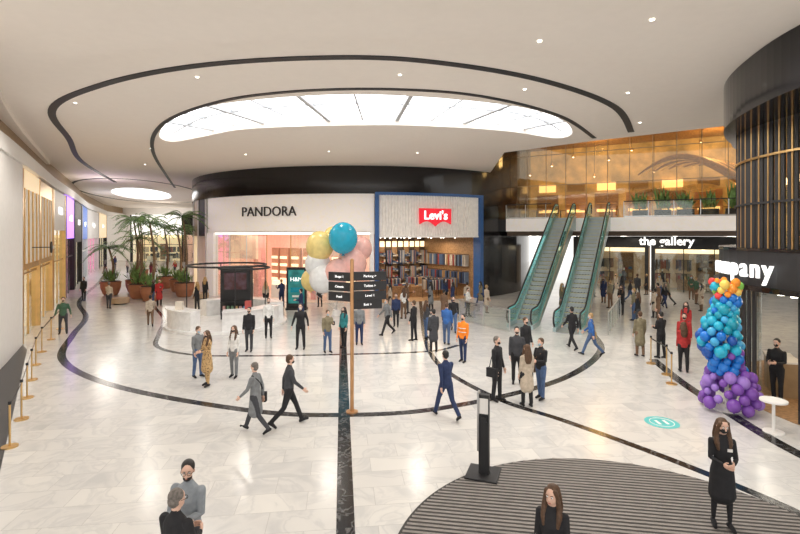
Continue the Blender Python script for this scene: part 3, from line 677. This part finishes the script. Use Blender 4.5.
# ------------------------------------------------------------ people
SK=[mat('skin_light',(.72,.46,.35),.5),mat('skin_tan',(.50,.29,.19),.5),mat('skin_dark',(.16,.08,.05),.5)]
HAIR=dict(brown=mat('hair_brown',(.09,.045,.022),.6,var=.3,nscale=30),black=mat('hair_black',(.014,.012,.012),.5,nscale=30),blond=mat('hair_blond',(.42,.27,.12),.6,var=.3,nscale=30),grey=mat('hair_grey',(.16,.14,.125),.7,nscale=30,var=.35))
FC=dict(black=(.016,.016,.019),navy=(.02,.035,.10),grey=(.20,.21,.22),lgrey=(.27,.30,.33),white=(.75,.74,.72),beige=(.50,.42,.33),brown=(.17,.10,.06),red=(.42,.03,.03),blue=(.04,.14,.42),denim=(.07,.12,.24),khaki=(.22,.19,.12),orange=(.95,.25,.02),green=(.06,.13,.08),wine=(.20,.03,.05),charcoal=(.05,.052,.06),teal=(.03,.22,.24),tan=(.45,.30,.14))
FAB={k:mat('fabric_'+k,c,.85,var=.15,nscale=12) for k,c in FC.items()}
def leopard():
    m=mat('fabric_print',(.5,.33,.16),.85); nt=m.node_tree; v=nt.nodes.new('ShaderNodeTexVoronoi'); v.inputs['Scale'].default_value=22; r=nt.nodes.new('ShaderNodeValToRGB')
    r.color_ramp.elements[0].position=.25; r.color_ramp.elements[0].color=(.06,.03,.015,1); r.color_ramp.elements[1].position=.4; r.color_ramp.elements[1].color=(.55,.36,.17,1)
    tc=nt.nodes.new('ShaderNodeTexCoord'); nt.links.new(tc.outputs['Object'],v.inputs['Vector']); nt.links.new(v.outputs['Distance'],r.inputs['Fac']); nt.links.new(r.outputs['Color'],nt.nodes['Principled BSDF'].inputs['Base Color']); return m
FAB['print']=leopard()
M_eye=mat('eye_white',(.8,.8,.8),.3); M_iris=mat('eye_iris',(.05,.03,.02),.2); M_lip=mat('lips',(.5,.18,.15),.5)
M_mask=dict(k=mat('mask_black',(.02,.02,.022),.8),b=mat('mask_blue',(.35,.55,.68),.8),w=mat('mask_white',(.8,.8,.8),.8))
POSE=dict(
 stand=dict(th=(3,-3),kn=(2,3),arm=((4,7,14,0),(2,7,14,0))),
 wide=dict(th=(2,-2),kn=(2,2),arm=((0,20,25,5),(0,20,25,5)),spread=.06),
 walk=dict(th=(25,-17),kn=(6,26),arm=((-22,7,18,0),(22,7,26,0)),lean=3),
 walk2=dict(th=(-15,23),kn=(24,5),arm=((20,7,26,0),(-20,7,16,0)),lean=3),
 phone=dict(th=(4,-3),kn=(2,5),arm=((22,8,88,-18),(3,8,20,0)),nod=18),
 hold=dict(th=(3,-3),kn=(2,4),arm=((10,7,82,-28),(12,7,76,-28)),nod=8),
 lean=dict(th=(6,-4),kn=(4,8),arm=((8,9,70,-35),(6,8,60,-35)),lean=7,nod=20))
def vdir(a,ab,sd): a=rad(a);ab=rad(ab); return Vector((sd*math.sin(ab),math.sin(a)*math.cos(ab),-math.cos(a)*math.cos(ab)))
def loft(b,nodes,m,L,F,n=14):
    N=len(nodes); P=[Vector(q[0]) for q in nodes]; vs=[]
    def fr(i):
        if L is not None: return L,F
        t=(P[min(i+1,N-1)]-P[max(i-1,0)]).normalized(); a=t.cross(Vector((0,1,.2))); 
        if a.length<.2: a=t.cross(Vector((1,0,0)))
        a.normalize(); return a,t.cross(a).normalized()
    seq=[]
    t0=(P[0]-P[1]).normalized(); r=min(nodes[0][1:]); a,c=fr(0)
    seq+= [(P[0]+t0*r*.75,nodes[0][1]*.55,nodes[0][2]*.55,a,c),(P[0]+t0*r*.4,nodes[0][1]*.86,nodes[0][2]*.86,a,c)]
    for i in range(N): a,c=fr(i); seq.append((P[i],nodes[i][1],nodes[i][2],a,c))
    t1=(P[-1]-P[-2]).normalized(); r=min(nodes[-1][1:]); 
    seq+= [(P[-1]+t1*r*.4,nodes[-1][1]*.86,nodes[-1][2]*.86,a,c),(P[-1]+t1*r*.75,nodes[-1][1]*.55,nodes[-1][2]*.55,a,c)]
    for p,rx,ry,a,c in seq:
        for k in range(n): q=2*math.pi*k/n; vs.append(p+a*rx*math.cos(q)+c*ry*math.sin(q))
    fs=[]
    for i in range(len(seq)-1):
        for k in range(n): fs.append((i*n+k,i*n+(k+1)%n,(i+1)*n+(k+1)%n,(i+1)*n+k))
    fs+=[tuple(range(n-1,-1,-1)),tuple((len(seq)-1)*n+k for k in range(n))]
    b.add(vs,fs,m,True)
def make_person(name,x,y,hd,pose='stand',top='black',bot='black',style='jacket',hair='brown',mask='k',h=1.72,skin=0,long=False,bag=None,turn=0,shoe='black',scarf=None,bun=False,badge=False,zoff=0.,glasses=False,beard=False):
    po=POSE[pose]; dist=math.hypot(x,y); vox=.0095 if dist<9 else .015 if dist<14.5 else .019 if dist<24 else .026 if dist<40 else .034
    S=h/1.72; fem=long or style in('dress',); lean=rad(po.get('lean',0)); nod=rad(po.get('nod',4)); sp=po.get('spread',0)
    TL=Matrix.Rotation(-lean,3,'X'); piv=Vector((0,0,.95))
    def tl(p): return piv+TL@(Vector(p)-piv)
    parts=[]
    mt,mb,msk,msh=FAB[top],FAB[bot],SK[skin],FAB[shoe]
    X=Vector((1,0,0)); Y=Vector((0,1,0)); sw=.150 if fem else .172
    jk=1.10 if style in('coat','jacket') else 1.0
    tor=[(tl((0,0,.90)),.155*jk,.112*jk),(tl((0,0,.99)),.150*jk,.11*jk),(tl((0,0,1.10)),(.120 if fem else .136)*jk,.096*jk),(tl((0,.005,1.24)),(.138 if fem else .152)*jk,.114*jk),(tl((0,0,1.34)),sw*.98,.100*jk),(tl((0,-.005,1.395)),sw*.80,.082),(tl((0,-.008,1.435)),sw*.48,.068),(tl((0,-.01,1.465)),.055,.055)]
    parts.append((mt,'e',tor))
    parts.append((mb,'e',[((0,0,.86),.150,.108),((0,0,.93),.155,.110)]))
    bare = style=='dress'
    for i,sd in enumerate((-1,1)):
        hp=Vector((sd*.085,0,.90)); kn=hp+.43*vdir(po['th'][i],2+sp*60,sd); an=kn+.41*vdir(po['th'][i]-po['kn'][i],sp*30,sd)
        fat=.85 if bare else 1.08
        parts.append((mb,'c',[(hp,.090*fat+.005,0),(hp.lerp(kn,.5),.078*fat,0),(kn,.058*fat,0),(kn.lerp(an,.35),.056*fat,0),(an+Vector((0,0,.02)),.038*fat+(.012 if not bare else 0),0)]))
        fa=rad(min(0,(po['th'][i]-po['kn'][i]))*.8 + (12 if po['th'][i]>15 else 0))
        Rf=Matrix.Rotation(fa,3,'X'); out=Matrix.Rotation(-sd*rad(7),3,'Z')
        he=an+out@Rf@Vector((0,-.045,-.045)); to=an+out@Rf@Vector((0,.155,-.055)); mid=an+out@Rf@Vector((0,.06,-.035))
        parts.append((msh,'c',[(he,.038,0),(mid,.043,0),(to,.032,0)]))
    extra=MB()
    if style in('coat','dress'):
        hem=.52 if style=='coat' else .50
        parts.append((mt,'e',[((0,0,1.06),.130*jk,.105*jk),((0,0,.90),.172,.132),((0,0,.72),.185,.15),((0,0,hem),.20,.172)]))
    hands=[]
    for i,sd in enumerate((-1,1)):
        sw_,ab,fx,inn=po['arm'][i]; sh=tl((sd*sw,-.005,1.365)); el=sh+.275*vdir(sw_,ab,sd); wr=el+.245*vdir(sw_+fx,ab*.3+inn,sd)
        k=(1.0 if style not in('jacket','coat') else 1.12)*(.9 if fem else 1)
        parts.append((mt,'c',[(sh,.056*k,0),(sh.lerp(el,.4),.050*k,0),(el,.041*k,0),(el.lerp(wr,.3),.040*k,0),(wr,.030*k,0)]))
        hands.append((wr,(wr-el).normalized(),sd))
    hc=tl((0,0,1.49)); HR=TL@Matrix.Rotation(rad(turn),3,'Z')@Matrix.Rotation(-nod,3,'X')
    def hp_(p): return hc+HR@Vector(p)
    parts.append((msk,'c',[(tl((0,-.01,1.43)),.052,0),(hp_((0,-.005,.05)),.050,0)]))
    parts.append((msk,'s',(hp_((0,-.008,.135)),(.073,.090,.095),HR)))
    parts.append((msk,'s',(hp_((0,.022,.075)),(.056,.066,.078),HR)))
    parts.append((msk,'c',[(hp_((0,.080,.115)),.010,0),(hp_((0,.098,.085)),.013,0)]))
    for sd in(-1,1): parts.append((msk,'s',(hp_((sd*.073,-.005,.105)),(.012,.020,.030),HR)))
    mh=HAIR[hair]
    if beard: parts.append((mh,'s',(hp_((0,.028,.040)),(.058,.066,.048),HR)))
    parts.append((mh,'s',(hp_((0,-.028,.155)),(.084,.092,.090),HR)))
    parts.append((mh,'s',(hp_((0,-.045,.105)),(.074,.070,.075),HR)))
    if bun: parts.append((mh,'s',(hp_((0,-.115,.17)),(.04,.04,.04),HR)))
    if long:
        parts.append((mh,'e',[(hp_((0,-.050,.19)),.080,.058),(hp_((0,-.065,.08)),.098,.062),(tl((0,-.090,1.44)),.118,.055),(tl((0,-.105,1.30)),.105,.040),(tl((0,-.11,1.22)),.07,.028)]))
        for sd in(-1,1): parts.append((mh,'c',[(hp_((sd*.058,.035,.185)),.028,0),(hp_((sd*.082,.015,.10)),.026,0),(tl((sd*.095,.03,1.46)),.034,0),(tl((sd*.095,.075,1.35)),.034,0),(tl((sd*.085,.095,1.26)),.02,0)]))
    if scarf: parts.append((FAB[scarf],'s',(tl((0,.005,1.455)),(.10,.095,.05),TL)))
    if mask and mask in M_mask: parts.append((M_mask[mask],'s',(hp_((0,.040,.068)),(.055,.064,.050),HR)))
    raw=MB()
    for m,t,d in parts:
        if t=='e': loft(raw,d,m,X,Y)
        elif t=='c': loft(raw,[(p,r,r) for p,r,_ in d],m,None,None,10)
        else: raw.sph(d[0],d[1],m,14,10,d[2])
    for wr,dr,sd in hands:
        nrm=Vector((-sd,0,0)); nrm=(nrm-dr*nrm.dot(dr)).normalized(); wd=dr.cross(nrm).normalized()
        if wd.y<0 and abs(wd.y)>.3: wd=-wd
        elif wd.z<0 and abs(wd.y)<=.3: wd=-wd
        pc=wr+dr*.055; Mx=Matrix((wd,nrm,dr)).transposed()
        extra.sph(pc,(.040,.017,.055),msk,10,8,Mx)
        for k in range(4):
            o=wd*(.028-.0185*k); ln=(.066,.075,.070,.055)[k]; p0=pc+dr*.035+o; p1=p0+dr*ln*.55+nrm*.008; p2=p1+dr*ln*.38+nrm*.018; p3=p2+dr*ln*.15+nrm*.018
            extra.tube([p0,p1,p2,p3],[.0095,.0088,.008,.006],msk,n=5)
        t0=wr+dr*.03+wd*.028; extra.tube([t0,t0+wd*.026+dr*.025+nrm*.008,t0+wd*.034+dr*.052+nrm*.016],[.012,.0105,.008],msk,n=5)
    for sd in(-1,1):
        extra.sph(hp_((sd*.030,.0745,.122)),.0125,M_eye,8,6); extra.sph(hp_((sd*.030,.0835,.122)),.0062,M_iris,6,5)
        extra.tube([hp_((sd*.044,.070,.142)),hp_((sd*.030,.081,.146)),hp_((sd*.015,.083,.142))],.004,mh,n=4)
        if glasses:
            extra.tube([hp_((sd*.031+.024*math.cos(q),.096,.120+.02*math.sin(q))) for q in [2*math.pi*i/14 for i in range(14)]],.003,M_blackm,n=4,closed=True)
            extra.tube([hp_((sd*.055,.096,.122)),hp_((sd*.078,.05,.122)),hp_((sd*.080,-.01,.118))],.0028,M_blackm,n=4)
    if not mask: extra.sph(hp_((0,.083,.048)),(.023,.008,.007),M_lip,8,6,HR)
    if pose=='phone':
        wr,dr,sd=hands[0]; extra.box(wr+dr*.12,(.075,.012,.15),M_blackm)
    if badge: extra.box(tl((-.07,.122*jk,1.26)),(.07,.012,.045),M_white)
    if bag:
        bm=FAB[bag]
        sd=1; c=Vector((sd*.27,0,.80)); extra.box(c,(.11,.30,.24),bm); extra.tube([tl((-sd*.08,.1,1.30)),tl((sd*.10,.105,1.15)),c+Vector((-.03,.1,.12))],.012,bm,n=5); extra.tube([tl((-sd*.08,-.11,1.32)),tl((sd*.10,-.115,1.15)),c+Vector((-.03,-.1,.12))],.012,bm,n=5); extra.tube([tl((-sd*.08,.1,1.30)),tl((-sd*.12,0,1.43)),tl((-sd*.08,-.11,1.32))],.012,bm,n=5)
    if top=='orange':
        for z in (1.08,1.22):
            extra.tube([tl((.165*math.cos(q),.128*math.sin(q),z)) for q in [2*math.pi*i/20 for i in range(20)]],.014,FAB['white'],n=5,closed=True)
    me=bpy.data.meshes.new('raw'); me.from_pydata(raw.v,[],raw.f); ob=bpy.data.objects.new('raw',me); scene.collection.objects.link(ob)
    md=ob.modifiers.new('r','REMESH'); md.mode='VOXEL'; md.voxel_size=vox
    ms=ob.modifiers.new('s','SMOOTH'); ms.factor=.5; ms.iterations=2
    return dict(ob=ob,parts=parts,extra=extra,S=S,loc=(x,y),hd=hd,name=name,zoff=zoff)
def sdf(P,part):
    m,t,d=part; best=np.full(len(P),9.)
    if t=='s':
        c,r,R=d; q=(P-np.array(c))@np.array(R); return (np.sqrt(((q/np.array(r))**2).sum(1))-1)*min(r)
    for a,c in zip(d[:-1],d[1:]):
        A=np.array(a[0]);Bv=np.array(c[0]); ab=Bv-A; tt=np.clip(((P-A)@ab)/(ab@ab),0,1)[:,None]; off=P-(A+tt*ab); tt=tt[:,0]
        if t=='c': r=a[1]+(c[1]-a[1])*tt; dd=np.sqrt((off**2).sum(1))-r
        else:
            rx=a[1]+(c[1]-a[1])*tt; ry=a[2]+(c[2]-a[2])*tt
            dd=(np.sqrt((off[:,0]/rx)**2+(off[:,1]/ry)**2+(off[:,2]/ry)**2)-1)*np.minimum(rx,ry)
        best=np.minimum(best,dd)
    return best
def finish_people(lst):
    dg=bpy.context.evaluated_depsgraph_get(); dg.update()
    for p in lst:
        me=p['ob'].evaluated_get(dg).to_mesh(); nv=len(me.vertices); co_=np.empty(nv*3); me.vertices.foreach_get('co',co_); co_=co_.reshape(-1,3)
        fs=[tuple(f.vertices) for f in me.polygons]; cen=np.array([co_[list(f)].mean(0) for f in fs])
        D_=np.stack([sdf(cen,q) for q in p['parts']],1); idx=D_.argmin(1)
        mb=MB(); mis=[mb.mi(q[0]) for q in p['parts']]
        mb.v=[tuple(v) for v in co_]; mb.f=[list(f) for f in fs]; mb.m=[mis[i] for i in idx]; mb.sm=[True]*len(fs)
        e=p['extra']; o=len(mb.v); mb.v+=e.v
        for f,mi_,s_ in zip(e.f,e.m,e.sm): mb.f.append([o+i for i in f]); mb.m.append(mb.mi(e.mats[mi_])); mb.sm.append(s_)
        p['ob'].evaluated_get(dg).to_mesh_clear()
        zs=min(v[2] for v in mb.v); mb.v=[(v[0],v[1],v[2]-zs) for v in mb.v]
        ob=mb.build(p['name']); ob.location=(p['loc'][0],p['loc'][1],0.005+p['zoff']); ob.rotation_euler=(0,0,rad(p['hd'])); ob.scale=(p['S'],)*3
    for p in lst: bpy.data.objects.remove(p['ob'])
Q=[]
def pp(*a,**k): Q.append(make_person(*a,**k))
# foreground
pp('man',-2.76,6.25,172,'hold','lgrey','charcoal','jacket','black',None,1.76,turn=22,beard=True,glasses=True)
pp('man',-2.62,5.62,-20,'hold','black','black','jacket','grey',None,1.72,turn=-15,glasses=True)
pp('woman',1.84,5.8,150,'stand','black','black','jacket','brown',None,1.66,long=True,turn=-10,zoff=.014)
pp('woman',5.2,7.75,165,'hold','black','black','dress','brown','k',1.72,long=True,turn=10,badge=True,zoff=.014)
# middle
pp('man',-2.76,11.9,-70,'walk','charcoal','black','jacket','brown','k',1.78)
pp('woman',-3.46,11.5,80,'walk2','grey','charcoal','coat','grey','w',1.68,bag='black')
pp('woman',-6.03,15,150,'hold','print','print','dress','brown','k',1.70,long=True)
pp('woman',-5.5,15.9,170,'stand','white','grey','shirt','brown','k',1.68,long=True)
pp('woman',-6.7,15.9,-120,'phone','grey','denim','shirt','brown','b',1.66)
pp('man',1.19,12.4,30,'walk','navy','navy','jacket','black','b',1.76)
pp('security_guard',2.34,17.8,140,'stand','orange','navy','jacket','black','k',1.74)
pp('man',2.76,13.65,-130,'stand','black','black','jacket','grey','k',1.80,bag='black')
pp('woman',3.49,13.2,10,'stand','beige','black','coat','brown','k',1.68,long=True)
pp('woman',4.05,13.8,120,'hold','black','denim','jacket','brown','b',1.72,bag='brown')
pp('man',3.7,15.2,170,'stand','charcoal','black','jacket','black','k',1.78)
pp('man',4.45,17,-150,'stand','black','charcoal','jacket','brown','k',1.76)
pp('woman',7.5,18.8,60,'walk','blue','denim','jacket','blond','b',1.68,bag='tan')
pp('man',7.1,19.8,20,'walk2','black','black','jacket','black','k',1.76)
pp('woman',9.3,18.6,0,'stand','khaki','brown','coat','brown','k',1.72)
pp('man',9.95,18.3,20,'hold','black','black','jacket','black','k',1.76)
pp('woman',9.75,16.5,-20,'stand','red','black','jacket','brown','k',1.7,long=True)
pp('man',10.6,17.9,150,'stand','red','denim','jacket','black','k',1.76)
pp('man',11.3,17.2,170,'stand','black','black','jacket','brown','k',1.76)
pp('barista',10.6,13.5,120,'hold','black','black','shirt','black','k',1.76,zoff=.012)
pp('man',-16.0,22.8,-150,'wide','green','charcoal','jacket','black','k',1.72)
pp('woman',-22.4,34.0,180,'stand','black','black','jacket','black','k',1.7)
pp('man',-6.0,21.9,-160,'stand','white','black','shirt','brown','k',1.78)
pp('man',-6.1,19.4,180,'stand','black','charcoal','jacket','black','k',1.76)
pp('man',-4.1,19.8,180,'wide','black','black','jacket','black','w',1.84)
pp('woman',-2.9,19.2,-150,'phone','khaki','denim','jacket','brown','b',1.68)
pp('woman',-2.35,20.1,150,'stand','teal','black','jacket','black','k',1.66,long=True)
pp('man',-1.75,20.6,190,'stand','grey','navy','jacket','black','k',1.76)
pp('man',-.6,22.6,120,'walk','grey','black','jacket','brown','b',1.76)
pp('woman',-.2,24.5,170,'stand','navy','black','jacket','black','k',1.68)
pp('man',.61,21.3,60,'stand','black','black','jacket','brown','k',1.76)
pp('woman',1.2,21.9,-60,'hold','charcoal','denim','jacket','brown','w',1.68,long=True)
pp('woman',1.35,19.3,20,'stand','charcoal','black','coat','black','k',1.70)
pp('man',2.0,20.6,-20,'phone','blue','denim','jacket','brown','k',1.76)
pp('man',2.6,23.3,170,'walk','black','denim','jacket','black','k',1.76)
crowd=[(1.9,29.6),(3.2,29.2),(4.3,30.8),(.4,28.5),(-.6,29.5),(5.3,31.5),(3.0,31.9),(-8.5,30.4),(-7.7,31.2),(-5.2,31.2),(-5.4,26.2),(-12.9,24.8),(-15.8,31.5),(-12.6,29.8),(-16.4,31.9),(-21,46.2),(-18.5,30.5),
 (16.3,35.2),(17.8,36),(18.9,35.0),(17.9,32.1),(17.0,30.8),(13.4,30.6),(13.0,28.2),(14.4,27.1),(11.9,24.0),(15.6,29.0),(20,32.4),(12.8,26.3),(18.5,29.5),(15.2,38),(-35,57),(-33.5,59),(-30,55),(-26,47),(-24.6,41),(-28,54),(-38,64),(-32,66),(12.4,20.8),(13.4,24.9),(9.6,28.4),(5.2,28.8),(-13.6,33.5),
 (14.0,33.0),(16.0,33.4),(19.2,37.4),(21.0,34.6),(17.2,38.2),(14.6,36.2),(3.9,27.6),(2.4,26.2),(.2,26.8),(-24.9,46.5),(-30.5,60),(-27.2,58)]
tops=['black','navy','grey','charcoal','beige','brown','white','wine','khaki','black','beige','navy','green','red']
for i,(x,y) in enumerate(crowd):
    f=random.random()<.5
    pp('woman' if f else 'man',x,y,random.uniform(0,360),random.choice(['stand','walk','walk2','hold','phone','stand','stand']),random.choice(tops),random.choice(['black','denim','charcoal','navy','brown']),random.choice(['jacket','coat','jacket','shirt']),random.choice(['brown','black','blond','grey']),random.choice(['k','b','w','k']),random.uniform(1.6,1.82),skin=random.choice([0,0,1,2]),long=f)
finish_people(Q)
# ------------------------------------------------------------ lights in stores, under the slab and along the corridor
light('interior_light','AREA',fp(-20,13,4.6),170,(1,.84,.72),7,sy=3)
light('interior_light','AREA',fp(21,12.8,4.2),300,(1,.80,.58),5,sy=3)
light('interior_light','AREA',ep(8,5,4.4),300,(1,.88,.72),10,sy=6)
light('interior_light','POINT',ep(6,5,11.5),300,(1,.8,.5),.5)
light('interior_light','POINT',ep(14,5,11.5),300,(1,.8,.5),.5)
light('interior_light','POINT',(11.6,13,2.9),80,(1,.75,.45),.3)
for x,y in ((-26,40),(-33,55),(-36,70)): light('interior_light','POINT',(x+1.5,y,7.4),190,(1,.92,.82),.8)  # bare point lights in the open corridor, no fixture modelled
